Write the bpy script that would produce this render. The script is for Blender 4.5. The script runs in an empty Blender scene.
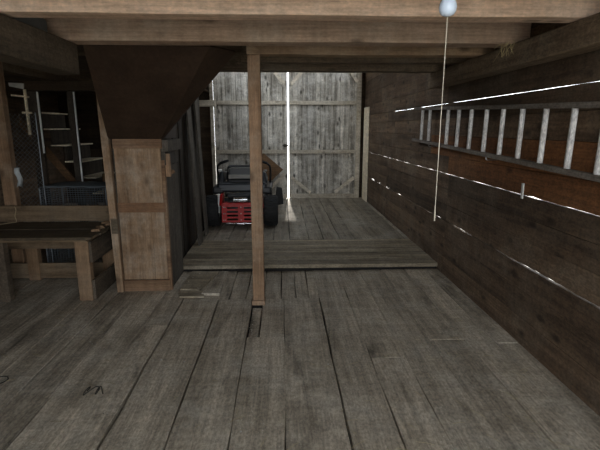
import bpy, bmesh, math, random
from mathutils import Vector, Matrix, Euler, noise
C = bpy.context.scene.collection
sc = bpy.context.scene
PI = math.pi
R = math.radians
rng = random.Random(7)

# ------------------------------------------------------------------ materials
def node(nt, kind, **kw):
    n = nt.nodes.new(kind)
    for k, v in kw.items():
        setattr(n, k, v)
    return n

def mth(nt, op, a, b=None, clamp=False):
    n = node(nt, 'ShaderNodeMath', operation=op, use_clamp=clamp)
    for i, v in enumerate((a, b)):
        if v is None: continue
        if isinstance(v, (int, float)): n.inputs[i].default_value = v
        else: nt.links.new(v, n.inputs[i])
    return n.outputs[0]

def ramp(nt, fac, stops):
    n = node(nt, 'ShaderNodeValToRGB')
    e = n.color_ramp.elements
    while len(e) < len(stops): e.new(0.5)
    for i, (p, c) in enumerate(stops):
        e[i].position = p; e[i].color = (*c, 1) if len(c) == 3 else c
    nt.links.new(fac, n.inputs[0])
    return n.outputs[0]

def mix(nt, fac, a, b, mode='MIX'):
    n = node(nt, 'ShaderNodeMix', data_type='RGBA', blend_type=mode)
    for s, v in ((0, fac), (6, a), (7, b)):
        if isinstance(v, (int, float)): n.inputs[s].default_value = v
        elif isinstance(v, tuple): n.inputs[s].default_value = (*v, 1)
        else: nt.links.new(v, n.inputs[s])
    return n.outputs[2]

def sq(c):   # sRGB 0-255 -> linear
    return tuple(((v/255)/12.92 if v/255 <= .04045 else ((v/255+.055)/1.055)**2.4) for v in c)

def wood(name, light, dark, wear, axis='Y', across=9, wearamt=.4, knots=.6, rough=.75, tone=.22, figure=.35, bump=.35, spec=.25, wearscale=1.3, patch=.0, mottle=1.0):
    """weathered boards: stretched grain, growth figure, knots and worn patches, a tone of its own per board"""
    m = bpy.data.materials.new(name); m.use_nodes = True
    nt = m.node_tree; L = nt.links
    bs = nt.nodes['Principled BSDF']
    tc = node(nt, 'ShaderNodeTexCoord'); geo = node(nt, 'ShaderNodeNewGeometry')
    rnd = geo.outputs['Random Per Island']
    comb = node(nt, 'ShaderNodeCombineXYZ')
    for i, k in enumerate((37.0, 53.0, 71.0)):
        L.new(mth(nt, 'MULTIPLY', rnd, k), comb.inputs[i])
    add = node(nt, 'ShaderNodeVectorMath', operation='ADD')
    L.new(tc.outputs['Object'], add.inputs[0]); L.new(comb.outputs[0], add.inputs[1])
    def mapped(along, acr):
        mp = node(nt, 'ShaderNodeMapping')
        mp.inputs['Scale'].default_value = tuple(along if a == axis else acr for a in 'XYZ')
        L.new(add.outputs[0], mp.inputs[0]); return mp.outputs[0]
    def nz(vec, scale, detail=5, rg=.6, dist=0):
        n = node(nt, 'ShaderNodeTexNoise'); n.inputs['Scale'].default_value = scale
        n.inputs['Detail'].default_value = detail; n.inputs['Roughness'].default_value = rg
        n.inputs['Distortion'].default_value = dist
        L.new(vec, n.inputs['Vector']); return n.outputs[0]
    g1 = nz(mapped(.55, across), 1.0, 6, .65)
    g2 = nz(mapped(2.5, across*9), 1.0, 3, .6)
    fg = nz(mapped(.35, across*.45), 1.0, 2, .4, .4)
    fig = mth(nt, 'PINGPONG', mth(nt, 'MULTIPLY', fg, 9.0), .5)
    fig = mth(nt, 'MULTIPLY', fig, 2.0)
    col = ramp(nt, g1, [(.3, dark), (.52, tuple((a+b)/2 for a, b in zip(light, dark))), (.72, light)])
    figc = ramp(nt, fig, [(0, (.45, .45, .45)), (.35, (1, 1, 1))])
    col = mix(nt, figure, col, figc, 'MULTIPLY')
    g2c = ramp(nt, g2, [(.35, (.6, .6, .6)), (.6, (1.1, 1.1, 1.1))])
    col = mix(nt, .55, col, g2c, 'MULTIPLY')
    # wear
    w = nz(tc.outputs['Object'], wearscale, 7, .68)
    wm = ramp(nt, w, [(.46, (0, 0, 0)), (.66, (1, 1, 1))])
    wm2 = mth(nt, 'MULTIPLY', wm, wearamt)
    col = mix(nt, wm2, col, wear)
    # dark rubbed patches in which the growth figure shows
    if patch:
        pn = nz(mapped(1.1, 3.6), 1.0, 6, .6)
        pm = ramp(nt, pn, [(.54, (0, 0, 0)), (.70, (1, 1, 1))])
        pc = mix(nt, 1.0, tuple(v*.62 for v in dark), ramp(nt, fig, [(0, (.45, .45, .45)), (.5, (1.25, 1.25, 1.25))]), 'MULTIPLY')
        col = mix(nt, mth(nt, 'MULTIPLY', pm, patch), col, pc)
        sn = nz(tc.outputs['Object'], 55, 4, .75); sb_ = nz(tc.outputs['Object'], 3.1, 3, .6)
        sm = mth(nt, 'MULTIPLY', ramp(nt, sn, [(.56, (0, 0, 0)), (.68, (1, 1, 1))]), ramp(nt, sb_, [(.5, (0, 0, 0)), (.68, (1, 1, 1))]))
        col = mix(nt, mth(nt, 'MULTIPLY', sm, .55), col, tuple(min(1, v*1.5) for v in wear))
    # knots
    vo = node(nt, 'ShaderNodeTexVoronoi'); vo.inputs['Scale'].default_value = 1.0
    L.new(mapped(3.2, 6.5), vo.inputs['Vector'])
    kn = ramp(nt, vo.outputs['Distance'], [(.08, (1, 1, 1)), (.15, (.5, .5, .5)), (.22, (0, 0, 0))])
    col = mix(nt, mth(nt, 'MULTIPLY', kn, knots), col, tuple(v*.32 for v in dark))
    # fine mottling of old dusty wood
    mo = nz(mapped(38, 70), 1.0, 4, .7)
    col = mix(nt, mottle, col, ramp(nt, mo, [(.36, (.72, .72, .72)), (.5, (1.02, 1.02, 1.02)), (.66, (1.32, 1.31, 1.28))]), 'MULTIPLY')
    sw = nz(mapped(16, 2.0), 1.0, 3, .6)
    col = mix(nt, .5, col, ramp(nt, sw, [(.38, (.82, .82, .82)), (.62, (1.15, 1.15, 1.15))]), 'MULTIPLY')
    # board tone
    t = mth(nt, 'ADD', mth(nt, 'MULTIPLY', rnd, 2*tone), 1-tone)
    tcol = node(nt, 'ShaderNodeCombineColor')
    for i in range(3): L.new(t, tcol.inputs[i])
    col = mix(nt, 1.0, col, tcol.outputs[0], 'MULTIPLY')
    L.new(col, bs.inputs['Base Color'])
    bs.inputs['Roughness'].default_value = rough
    bs.inputs['Specular IOR Level'].default_value = spec
    h = mth(nt, 'ADD', mth(nt, 'MULTIPLY', g2, .5), mth(nt, 'ADD', mth(nt, 'MULTIPLY', fig, .35), g1))
    bp = node(nt, 'ShaderNodeBump'); bp.inputs['Strength'].default_value = bump; bp.inputs['Distance'].default_value = .006
    L.new(h, bp.inputs['Height']); L.new(bp.outputs[0], bs.inputs['Normal'])
    return m

def plain(name, col, rough=.6, metal=0.0, var=.15, scale=12, spec=.5, trans=0.0):
    m = bpy.data.materials.new(name); m.use_nodes = True
    nt = m.node_tree; bs = nt.nodes['Principled BSDF']
    tc = node(nt, 'ShaderNodeTexCoord')
    n = node(nt, 'ShaderNodeTexNoise'); n.inputs['Scale'].default_value = scale; n.inputs['Detail'].default_value = 6
    nt.links.new(tc.outputs['Object'], n.inputs['Vector'])
    c = ramp(nt, n.outputs[0], [(.3, tuple(v*(1-var) for v in col)), (.7, tuple(min(1, v*(1+var)) for v in col))])
    nt.links.new(c, bs.inputs['Base Color'])
    bs.inputs['Roughness'].default_value = rough; bs.inputs['Metallic'].default_value = metal
    bs.inputs['Specular IOR Level'].default_value = spec
    bs.inputs['Transmission Weight'].default_value = trans
    return m

M = {}
M['floor'] = wood('floor wood', sq((198, 184, 164)), sq((142, 131, 114)), sq((194, 186, 172)), 'Y', 9, .45, .15, .72, .13, .35, .7, wearscale=2.4, patch=.9)
M['floorx'] = wood('platform wood', sq((172, 158, 134)), sq((98, 88, 73)), sq((176, 166, 148)), 'X', 10, .45, .4, .72, .18, .4, .5, wearscale=2, patch=.5)
M['floorback'] = wood('platform rear wood', sq((164, 154, 137)), sq((104, 95, 82)), sq((172, 166, 154)), 'Y', 9, .5, .5, .7, .2, .4, .5, wearscale=2, patch=.5)
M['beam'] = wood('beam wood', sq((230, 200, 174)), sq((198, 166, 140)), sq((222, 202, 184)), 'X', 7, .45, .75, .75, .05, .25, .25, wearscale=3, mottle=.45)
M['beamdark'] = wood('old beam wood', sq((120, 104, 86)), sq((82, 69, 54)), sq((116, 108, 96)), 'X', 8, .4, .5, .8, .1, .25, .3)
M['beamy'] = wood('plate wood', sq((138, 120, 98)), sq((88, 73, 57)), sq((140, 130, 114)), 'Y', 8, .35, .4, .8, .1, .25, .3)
M['beamsecond'] = wood('second beam wood', sq((192, 166, 144)), sq((154, 128, 108)), sq((182, 168, 152)), 'X', 7, .45, .75, .75, .06, .25, .25, wearscale=3, mottle=.45)  # darker copy of the frontmost beam's wood, for the second beam
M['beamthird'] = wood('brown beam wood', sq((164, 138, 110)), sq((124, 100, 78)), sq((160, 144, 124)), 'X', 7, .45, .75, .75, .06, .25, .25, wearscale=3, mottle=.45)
M['post'] = wood('post wood', sq((168, 136, 107)), sq((110, 85, 63)), sq((156, 140, 122)), 'Z', 9, .5, .6, .75, .08, .3, .3, wearscale=4, mottle=.45)
M['wall'] = wood('wall wood', sq((118, 97, 76)), sq((58, 45, 35)), sq((114, 102, 87)), 'Y', 8, .5, .7, .8, .28, .3, .35, wearscale=2.6)
M['wallred'] = wood('wall wood reddish', sq((148, 101, 63)), sq((84, 55, 34)), sq((118, 90, 66)), 'Y', 8, .4, .7, .8, .12, .25, .3)
M['wallx'] = wood('cross wall wood', sq((80, 64, 48)), sq((42, 33, 25)), sq((74, 66, 55)), 'X', 8, .4, .5, .8, .2, .25, .3)
M['door'] = wood('door wood', sq((224, 218, 206)), sq((92, 86, 76)), sq((230, 226, 218)), 'Z', 12, .6, .85, .8, .22, .35, .4, wearscale=4)
M['doorx'] = wood('door rail wood', sq((216, 206, 188)), sq((150, 140, 122)), sq((214, 206, 194)), 'X', 9, .4, .5, .8, .1, .25, .3)
M['bracew'] = wood('brace wood', sq((232, 222, 204)), sq((176, 166, 148)), sq((226, 218, 204)), 'X', 9, .4, .5, .8, .1, .25, .3)
M['sidebeam'] = wood('dark side timber', sq((98, 86, 70)), sq((60, 51, 40)), sq((104, 96, 84)), 'Y', 8, .35, .4, .8, .1, .3, .35)
M['chutemid'] = wood('chute middle rail wood', sq((138, 104, 76)), sq((92, 64, 44)), sq((130, 110, 92)), 'X', 8, .4, .5, .75, .08, .22, .25, mottle=.45)
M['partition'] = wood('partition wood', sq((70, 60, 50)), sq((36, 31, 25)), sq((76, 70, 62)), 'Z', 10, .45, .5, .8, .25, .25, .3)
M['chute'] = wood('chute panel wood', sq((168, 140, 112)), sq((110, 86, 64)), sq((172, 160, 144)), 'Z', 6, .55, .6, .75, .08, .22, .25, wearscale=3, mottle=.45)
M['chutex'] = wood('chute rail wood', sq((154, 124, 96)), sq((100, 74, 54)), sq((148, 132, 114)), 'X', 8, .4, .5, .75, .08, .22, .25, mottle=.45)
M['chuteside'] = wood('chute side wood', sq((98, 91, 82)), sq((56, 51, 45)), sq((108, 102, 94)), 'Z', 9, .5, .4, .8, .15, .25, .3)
M['hopper'] = wood('hopper board', sq((62, 46, 34)), sq((42, 30, 21)), sq((70, 56, 44)), 'Y', 5, .35, .25, .6, .05, .15, .15, .3, wearscale=4, mottle=.45)
M['bench'] = wood('bench wood', sq((150, 128, 102)), sq((94, 77, 58)), sq((136, 124, 107)), 'X', 9, .45, .5, .75, .12, .25, .3, mottle=.45)
M['benchz'] = wood('bench leg wood', sq((152, 124, 96)), sq((104, 80, 58)), sq((136, 120, 102)), 'Z', 9, .45, .5, .75, .1, .25, .3, mottle=.45)
M['benchy'] = wood('bench side wood', sq((106, 92, 77)), sq((62, 53, 43)), sq((106, 98, 86)), 'Y', 9, .45, .5, .75, .12, .25, .3)
M['benchtop'] = wood('bench top wood', sq((118, 103, 82)), sq((64, 54, 42)), sq((124, 114, 98)), 'X', 9, .4, .4, .7, .15, .3, .35)
M['pale'] = wood('fresh board and lit edges', sq((246, 234, 208)), sq((226, 208, 176)), sq((244, 234, 214)), 'Z', 8, .3, .2, .7, .05, .15, .2)  # pale for the fresh board, and for lit edges of treads and battens
M['ply'] = wood('plywood', sq((120, 92, 65)), sq((88, 64, 42)), sq((112, 92, 72)), 'X', 5, .3, .2, .65, .05, .2, .15)
M['ladderrail'] = wood('ladder rail wood', sq((140, 130, 120)), sq((86, 78, 70)), sq((160, 154, 146)), 'Y', 14, .5, .2, .7, .08, .2, .3)
M['rung'] = wood('ladder rung wood', sq((240, 239, 236)), sq((196, 193, 190)), sq((170, 152, 140)), 'Z', 16, .35, .15, .5, .06, .2, .2, .4, wearscale=9)
M['dark'] = plain('dark earth', sq((30, 27, 24)), .95, var=.3)
M['ground'] = plain('gravel yard', sq((186, 180, 168)), .95, var=.3, scale=3)
M['steel'] = plain('dull steel', sq((170, 170, 168)), .4, .85)
M['tin'] = plain('pale tin', sq((214, 214, 208)), .45, .3)
M['galv'] = plain('galvanised wire', sq((116, 122, 126)), .5, .5)
M['sheet'] = plain('grey sheet metal', sq((120, 128, 132)), .5, .3, var=.25, scale=6)
M['bulb'] = plain('frosted bulb glass', sq((222, 236, 255)), .2, 0, .02)
M['brass'] = plain('brass socket', sq((150, 120, 70)), .4, .8)
M['cord'] = plain('pale string', sq((214, 204, 184)), .9)
M['twine'] = plain('baler twine', sq((58, 54, 48)), .9)
M['twinepale'] = plain('pale twine', sq((170, 150, 118)), .9)
M['straw'] = plain('straw', sq((176, 160, 120)), .85, var=.25)
M['crumb'] = plain('crumbled plaster', sq((176, 170, 158)), .9, var=.3, scale=40)
M['rag'] = plain('pale rag', sq((176, 180, 180)), .9, var=.2, scale=8)
M['red'] = plain('red paint', sq((176, 24, 22)), .38, var=.06)
M['black'] = plain('black plastic', sq((28, 28, 30)), .42, var=.2)
M['navy'] = plain('dark blue grey plastic', sq((30, 34, 39)), .38, var=.12)
M['rubber'] = plain('tyre rubber', sq((26, 26, 26)), .75, var=.25)
M['vinyl'] = plain('grey vinyl', sq((140, 138, 132)), .5, var=.1)
M['chrome'] = plain('polished steel', sq((224, 224, 224)), .18, 1.0, .03)
M['engine'] = plain('engine casting', sq((62, 62, 62)), .5, .5)
M['white'] = plain('white plastic and highlights', sq((226, 226, 222)), .5)  # also colours the lit post edges and the daylight patch

# ------------------------------------------------------------------ mesh helpers
def link_tri(bm, quads, vs):
    for q in quads:
        try: bm.faces.new([vs[i] for i in q])
        except ValueError: pass
BOXF = [(0, 3, 2, 1), (4, 5, 6, 7), (0, 1, 5, 4), (1, 2, 6, 5), (2, 3, 7, 6), (3, 0, 4, 7)]

def box(bm, x0, x1, y0, y1, z0, z1, mat=None):
    vs = []
    for z in (z0, z1):
        for x, y in ((x0, y0), (x1, y0), (x1, y1), (x0, y1)):
            p = Vector((x, y, z))
            vs.append(bm.verts.new(mat @ p if mat else p))
    link_tri(bm, BOXF, vs)

def hexa(bm, pts):          # eight corners, bottom ring then top ring
    link_tri(bm, BOXF, [bm.verts.new(p) for p in pts])

def bar(bm, p, q, w, h, up=(0, 0, 1)):
    p = Vector(p); q = Vector(q); d = (q-p).normalized()
    s = d.cross(Vector(up))
    if s.length < 1e-4: s = d.cross(Vector((0, 1, 0)))
    s.normalize(); u = s.cross(d).normalized()
    pts = []
    for a in (p, q):
        for i, j in ((-1, -1), (1, -1), (1, 1), (-1, 1)):
            pts.append(a + s*(i*w/2) + u*(j*h/2))
    hexa(bm, pts)

def tube(bm, pts, r, n=8, closed_ends=True):
    pts = [Vector(p) for p in pts]
    rings = []
    prev = None
    for i, p in enumerate(pts):
        d = (pts[min(i+1, len(pts)-1)] - pts[max(i-1, 0)]).normalized()
        if prev is None:
            a = d.cross(Vector((0, 0, 1)))
            if a.length < .05: a = d.cross(Vector((1, 0, 0)))
            a.normalize()
        else:
            a = (prev - d*prev.dot(d)).normalized()
        prev = a
        b = d.cross(a)
        rr = r[i] if isinstance(r, (list, tuple)) else r
        rings.append([bm.verts.new(p + a*math.cos(2*PI*k/n)*rr + b*math.sin(2*PI*k/n)*rr) for k in range(n)])
    for A, B in zip(rings, rings[1:]):
        for k in range(n):
            bm.faces.new((A[k], A[(k+1) % n], B[(k+1) % n], B[k]))
    if closed_ends:
        bm.faces.new(list(reversed(rings[0]))); bm.faces.new(rings[-1])

def lathe(bm, prof, n=32, mat=Matrix()):     # profile (r, z) about z
    rings = []
    for r, z in prof:
        if r < 1e-5: rings.append([bm.verts.new(mat @ Vector((0, 0, z)))])
        else: rings.append([bm.verts.new(mat @ Vector((r*math.cos(2*PI*k/n), r*math.sin(2*PI*k/n), z))) for k in range(n)])
    for A, B in zip(rings, rings[1:]):
        for k in range(n):
            a0, a1 = A[k % len(A)], A[(k+1) % len(A)]
            b0, b1 = B[k % len(B)], B[(k+1) % len(B)]
            f = []
            for v in (a0, a1, b1, b0):
                if v not in f: f.append(v)
            if len(f) > 2:
                try: bm.faces.new(f)
                except ValueError: pass

def plank(bm, axis, a0, a1, b0, b1, t0, t1, step=.2, jit=.004, seed=0, tax=None, edges=None):
    """board along axis from a0 to a1, width b0..b1 and thickness t0..t1, with slightly uneven long edges.
    axis order: (along, across, thick) given by tax, e.g. 'YXZ'"""
    n = max(1, int(abs(a1-a0)/step))
    rings = []
    for i in range(n+1):
        a = a0 + (a1-a0)*i/n
        j0 = noise.noise(Vector((a*2.3, b0*17.1+seed, 3.1)))*jit
        j1 = noise.noise(Vector((a*2.3, b1*17.1+seed, 9.7)))*jit
        e0, e1 = b0+j0, b1+j1
        if edges:
            e0 = edges[0](a) if edges[0] else e0
            e1 = edges[1](a) if edges[1] else e1
        ring = []
        for b, t in ((e0, t0), (e1, t0), (e1, t1), (e0, t1)):
            d = dict(zip(tax, (a, b, t)))
            ring.append(bm.verts.new((d['X'], d['Y'], d['Z'])))
        rings.append(ring)
    for A, B in zip(rings, rings[1:]):
        for k in range(4):
            bm.faces.new((A[k], A[(k+1) % 4], B[(k+1) % 4], B[k]))
    bm.faces.new(list(reversed(rings[0]))); bm.faces.new(rings[-1])

def obj(name, bm, mat, parent=None, bevel=0, seg=2, smooth=False, sub=0):
    bmesh.ops.recalc_face_normals(bm, faces=bm.faces[:])
    me = bpy.data.meshes.new(name); bm.to_mesh(me); bm.free()
    me.materials.append(M[mat] if isinstance(mat, str) else mat)
    o = bpy.data.objects.new(name, me); C.objects.link(o)
    if parent: o.parent = parent
    if bevel:
        b = o.modifiers.new('edge', 'BEVEL'); b.width = bevel; b.segments = seg; b.limit_method = 'ANGLE'; b.angle_limit = R(40)
    if sub:
        s = o.modifiers.new('round', 'SUBSURF'); s.levels = sub; s.render_levels = sub
    if smooth:
        for p in me.polygons: p.use_smooth = True
    return o

def BM(): return bmesh.new()

def tag(o, label, cat, group=None, kind=None):
    o['label'] = label; o['category'] = cat
    if group: o['group'] = group
    if kind: o['kind'] = kind
    return o

def thing(name, label, cat, loc=(0, 0, 0), rz=0, group=None):
    o = bpy.data.objects.new(name, None); C.objects.link(o)
    o.location = loc; o.rotation_euler = (0, 0, rz); o.empty_display_size = .1
    return tag(o, label, cat, group)

def struct(o, label=None):
    o['kind'] = 'structure'
    if label: o['label'] = label
    return o

def empty_struct(name):
    o = bpy.data.objects.new(name, None); C.objects.link(o); o['kind'] = 'structure'; return o

XR = 1.79          # inner face of right wall
YD = 9.95          # inner face of the back doors
ZP = .07           # top of raised rear floor
YF = -1.3          # front wall (behind the camera)

# ------------------------------------------------------------------ ground and floors
bm = BM(); box(bm, -40, 40, -40, 50, -.5, -.3); struct(obj('ground', bm, 'ground'), 'pale gravel yard outside the barn')
bm = BM(); box(bm, -4.75, 1.95, YF-.1, 10.1, -.3, -.05); struct(obj('floor_base', bm, 'dark'))

seams = [-4.7, -4.38, -4.1, -3.8, -3.5, -3.24, -2.95, -2.66, -2.4, -2.13, -1.88, -1.64, -1.42, -1.17, -.955, -.615, -.29, .005, .345, .62, .87, 1.13, 1.4, 1.62, XR+.02]
bm = BM()
for i, (x0, x1) in enumerate(zip(seams, seams[1:])):
    wide = .012 if i in (13, 14, 17) else .004
    g0 = .007 if abs(x0+.955) < .01 or abs(x0+1.64) < .01 or abs(x0+.615) < .01 else (.006 if abs(x0-.345) < .01 else .0012)
    g1 = .007 if abs(x1+.955) < .01 or abs(x1+1.64) < .01 or abs(x1+.615) < .01 else (.006 if abs(x1-.345) < .01 else .0012)
    if -.75 < x0 and x1 < .36:
        ends = [YF-.05, rng.uniform(.2, 1.5), 4.08]
    elif x0 < -2:
        ends = [YF-.05, rng.uniform(.5, 4), rng.uniform(5, 7), 9.95]
    elif x1 < -1.1:
        ends = [YF-.05, rng.uniform(.5, 2), 4.95]
    else:
        ends = [YF-.05, rng.uniform(.2, 1.2), rng.uniform(2.9, 3.6) if i % 2 else 4.95, 4.95]
    for a0, a1 in zip(ends, ends[1:]):
        if a1-a0 < .05: continue
        if abs(x1+.29) < .01 and a1 > 4:      # the slot beside the post
            plank(bm, 'Y', a0, 3.27, x0+g0, x1-g1, -.045, 0, .25, .012, i, 'YXZ')
            plank(bm, 'Y', 3.27, a1-.003, x0+g0, x1-.005, -.045, 0, .25, .012, i, 'YXZ')
            continue
        if abs(x0+.29) < .01 and a1 > 4:
            plank(bm, 'Y', a0, 3.27, x0+g0, x1-g1, -.045, 0, .25, .012, i, 'YXZ')
            plank(bm, 'Y', 3.27, a1-.003, x0+.10, x1-g1, -.045, 0, .25, .006, i, 'YXZ')
            plank(bm, 'Y', 3.28, 3.93, x0+.006, x0+.09, -.07, -.032, .2, .004, i+40, 'YXZ')
            continue
        plank(bm, 'Y', a0+.003, a1-.003, x0+g0, x1-g1, -.045, rng.uniform(-.003, .003), .25, .012, i, 'YXZ')
    # extra band of short planks up to the platform
bx = [-.75, -.52, -.36, -.19, -.02, .12, .25, .36]
for i, (x0, x1) in enumerate(zip(bx, bx[1:])):
    plank(bm, 'Y', 4.09, 4.95, x0+.003, x1-.003, -.05, rng.uniform(-.010, -.003), .2, .008, i+70, 'YXZ')
struct(obj('floor', bm, 'floor', bevel=.003, seg=1), 'worn grey floorboards running towards the raised rear floor')

bm = BM()
y = 4.93
k = 0
while y < 6.1:
    w = rng.uniform(.1, .17)
    plank(bm, 'X', -1.2 if k else -1.14, 1.80, y+.002, min(y+w-.003, 6.12), .022 if k else .03, ZP+rng.uniform(-.004, .004)+(.006 if k == 0 else 0), .3, .008, k, 'XYZ')
    y += w; k += 1
plat = obj('floor_platform', bm, 'floorx', bevel=.003, seg=1); struct(plat, 'raised rear floor with boards laid crosswise in front')
bm = BM()
x = -1.22; k = 0
while x < 1.78:
    w = rng.uniform(.2, .28)
    plank(bm, 'Y', 6.13, YD+.05, x+.004, min(x+w-.003, 1.80), .02, ZP+rng.uniform(-.005, .003), .3, .01, k+20, 'YXZ')
    x += w; k += 1
obj('rear_plank_field', bm, 'floorback', plat, bevel=.003, seg=1)
bm = BM(); box(bm, -1.2, 1.80, 4.97, YD+.05, -.04, .02); obj('joist_bed', bm, 'dark', plat)
bm = BM(); plank(bm, 'X', -1.16, 1.79, 4.895, 4.925, .0, .05, .3, .004, 5, 'XZY')
bm.free()

# ------------------------------------------------------------------ right wall : real gaps between the boards
def jag(z, w, s, amp=1.0):
    return lambda a: z + w*(1 if s > 0 else -1)*.5 + (s*.006*math.exp(-((a-3.12)/.04)**2) if z == 1.11 else 0) + amp*.006*noise.noise(Vector((a*3.1, z*11, s))) + amp*.004*noise.noise(Vector((a*11.0, z*7, s+4)))
gapdefs = {.60: .008, 1.11: .0062, 1.86: .005}
AMP = {.60: 1.6, 1.11: .4, 1.86: .3}
zs = [-.05, .2, .41, .60, .78, .95, 1.11, 1.30, 1.52, 1.70, 1.86, 2.06, 2.3, 2.55, 2.85, 3.1, 3.4, 3.75, 3.98, 4.05]
bm = BM(); bmr = BM()
for i, (z0, z1) in enumerate(zip(zs, zs[1:])):
    e0 = jag(z0, gapdefs[z0], +1, AMP[z0]) if z0 in gapdefs else None
    e1 = jag(z1, gapdefs[z1], -1, AMP[z1]) if z1 in gapdefs else None
    red = i in (6, 7)
    cuts = [YF-.1, 4.78 if z0 < 1.1 else rng.uniform(4.6, 5.6), 7.66 if z0 < 1.1 else rng.uniform(7.2, 8.4), 10.0]
    if 2.8 < z0 < 3.9: cuts = [YF-.1, 2.0, 6.2, None, 9.6, 10.0]  # opening for the added right window
    for j, (a0, a1) in enumerate(zip(cuts, cuts[1:])):
        if a0 is None or a1 is None: continue
        plank(bmr if (red and j < 1) else bm, 'Y', a0+.002, a1-.002, z0+(0.0015 if not e0 else 0), z1-(.0015 if not e1 else 0), XR+rng.uniform(-.004, .003), XR+.028, .07, .003, i, 'YZX', (e0, e1))
# outer battens closing the tight seams and part of the loose ones
def batten(z, y0, y1, h=.03):
    plank(bm, 'Y', y0, y1, z-h, z+h, XR+.0285, XR+.05, .4, .002, 3, 'YZX')
for z in zs[1:-1]:
    if z not in gapdefs:
        if z == 1.30: batten(z, YF-.1, 7.9); batten(z, 9.2, 10.0)
        else: batten(z, YF-.1, 6.15 if 2.9 < z < 3.9 else 10.0)
for y0, y1 in ((YF-.1, 2.1), (4.90, 5.02), (7.45, 10.0)): batten(1.86, y0, y1)
for y0, y1 in ((YF-.1, 1.9),): batten(1.11, y0, y1)
for y0, y1 in ((YF-.1, 1.9), (3.66, 3.80), (4.62, 5.0), (7.32, 7.5), (8.6, 8.75)): batten(.60, y0, y1)
for yy in (4.78, 7.66):
    for z0, z1 in ((-.05, .575), (.625, 1.085)):
        box(bm, XR+.0285, XR+.05, yy-.05, yy+.05, z0, z1)
wr = struct(obj('wall_right', bm, 'wall', bevel=.002, seg=1), 'dark board wall with bright daylight cracks')
obj('reddish_board', bmr, 'wallred', wr, bevel=.002, seg=1)

# top plate along the right wall
bm = BM(); plank(bm, 'Y', YF, 5.2, 2.03, 2.185, 1.64, 1.785, .3, .006, 2, 'YZX')
tag(obj('wall_plate_beam', bm, 'beamy', bevel=.008), 'dark timber running along the top of the right board wall under the ceiling beams', 'beam')

# ------------------------------------------------------------------ other walls
bm = BM()
zz = [0, .22, .45, .68, .9, 1.15, 1.4, 1.62, 1.85, 2.1, 2.4, 2.7, 3.0, 3.3, 3.6, 4.05]
for i, (z0, z1) in enumerate(zip(zz, zz[1:])):
    plank(bm, 'Y', YF-.1, 10.1, z0, z1, -4.73, -4.70, 1, .001, i, 'YZX')
box(bm, -4.78, -4.731, YF-.1, 10.1, -.05, 4.05)
struct(obj('wall_left', bm, 'wall', bevel=.002, seg=1))

# front wall behind the camera with its big open doorway
DX0, DX1, DZ1 = -1.2, 1.70, 3.1
bm = BM()
box(bm, -4.75, DX0, YF-.08, YF, -.05, 4.05); box(bm, DX1, 1.95, YF-.08, YF, -.05, 4.05); box(bm, DX0, DX1, YF-.08, YF, DZ1, 4.05)
struct(obj('wall_front', bm, 'wallx'))

# back wall around the doors, left room back wall with a small hole in it
bm = BM()
for i, (z0, z1) in enumerate(zip(zz, zz[1:])):
    segs = [(-4.75, -1.50)]
    for a0, a1 in segs:
        plank(bm, 'X', a0, a1, z0, z1, YD+.03, YD+.06, .5, .001, i, 'XZY')
box(bm, -4.75, -1.50, YD+.061, YD+.1, -.05, 4.05)
box(bm, 1.66, 1.95, YD+.041, YD+.1, -.05, 4.05)
box(bm, -1.5, 1.7, YD+.03, YD+.1, 3.35, 4.05)
struct(obj('wall_back', bm, 'wallx'))

# partition at the left of the rear bay : vertical boards, some leaning
part_bm = BM()
x = -1.24; y = 5.02; k = 0
while y < 7.05:
    w = rng.uniform(.14, .24)
    lean = rng.uniform(-.012, .012); top = 2.34
    off = rng.uniform(-.02, .02)
    hexa(part_bm, [(x+off, y+.003, .0), (x+off, y+w-.004, .0), (x+off-.025, y+w-.004, .0), (x+off-.025, y+.003, .0),
                   (x+off, y+.003+lean, top), (x+off, y+w-.004+lean, top), (x+off-.025, y+w-.004+lean, top), (x+off-.025, y+.003+lean, top)])
    y += w; k += 1
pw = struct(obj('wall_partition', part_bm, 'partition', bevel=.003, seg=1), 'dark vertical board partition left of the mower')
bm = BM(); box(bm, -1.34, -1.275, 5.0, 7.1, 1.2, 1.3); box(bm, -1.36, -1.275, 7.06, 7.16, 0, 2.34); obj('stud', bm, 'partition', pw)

# upper left wall of the tall bay with a high window opening
bm = BM()
WY0, WY1, WZ0, WZ1 = 5.9, 9.6, 2.78, 3.95
box(bm, -1.58, -1.52, 5.05, WY0, 2.34, 4.05); box(bm, -1.58, -1.52, WY1, 10.05, 2.34, 4.05)
box(bm, -1.58, -1.52, WY0, WY1, 2.34, WZ0); box(bm, -1.58, -1.52, WY0, WY1, WZ1, 4.05)
struct(obj('wall_upper', bm, 'wall'))
added_win = empty_struct('added_window')  # added unseen window, brings more daylight onto the barn doors
bm = BM()
for (a, b, c, d) in ((6.2, 6.26, 2.88, 3.95), (9.54, 9.6, 2.88, 3.95), (6.26, 9.54, 2.86, 2.91), (6.26, 9.54, 3.93, 3.975), (7.87, 7.93, 2.91, 3.93)):
    box(bm, XR-.01, XR+.05, a, b, c, d)
obj('window_frame', bm, 'doorx', added_win)
win = empty_struct('window_1')
bm = BM()
for (a, b, c, d) in ((WY0, WY0+.05, WZ0, WZ1), (WY1-.05, WY1, WZ0, WZ1), (WY0+.05, WY1-.05, WZ0, WZ0+.05), (WY0+.05, WY1-.05, WZ1-.05, WZ1), ((WY0+WY1)/2-.03, (WY0+WY1)/2+.03, WZ0+.05, WZ1-.05)):
    box(bm, -1.59, -1.51, a, b, c, d)
obj('window_frame', bm, 'doorx', win)

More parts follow.
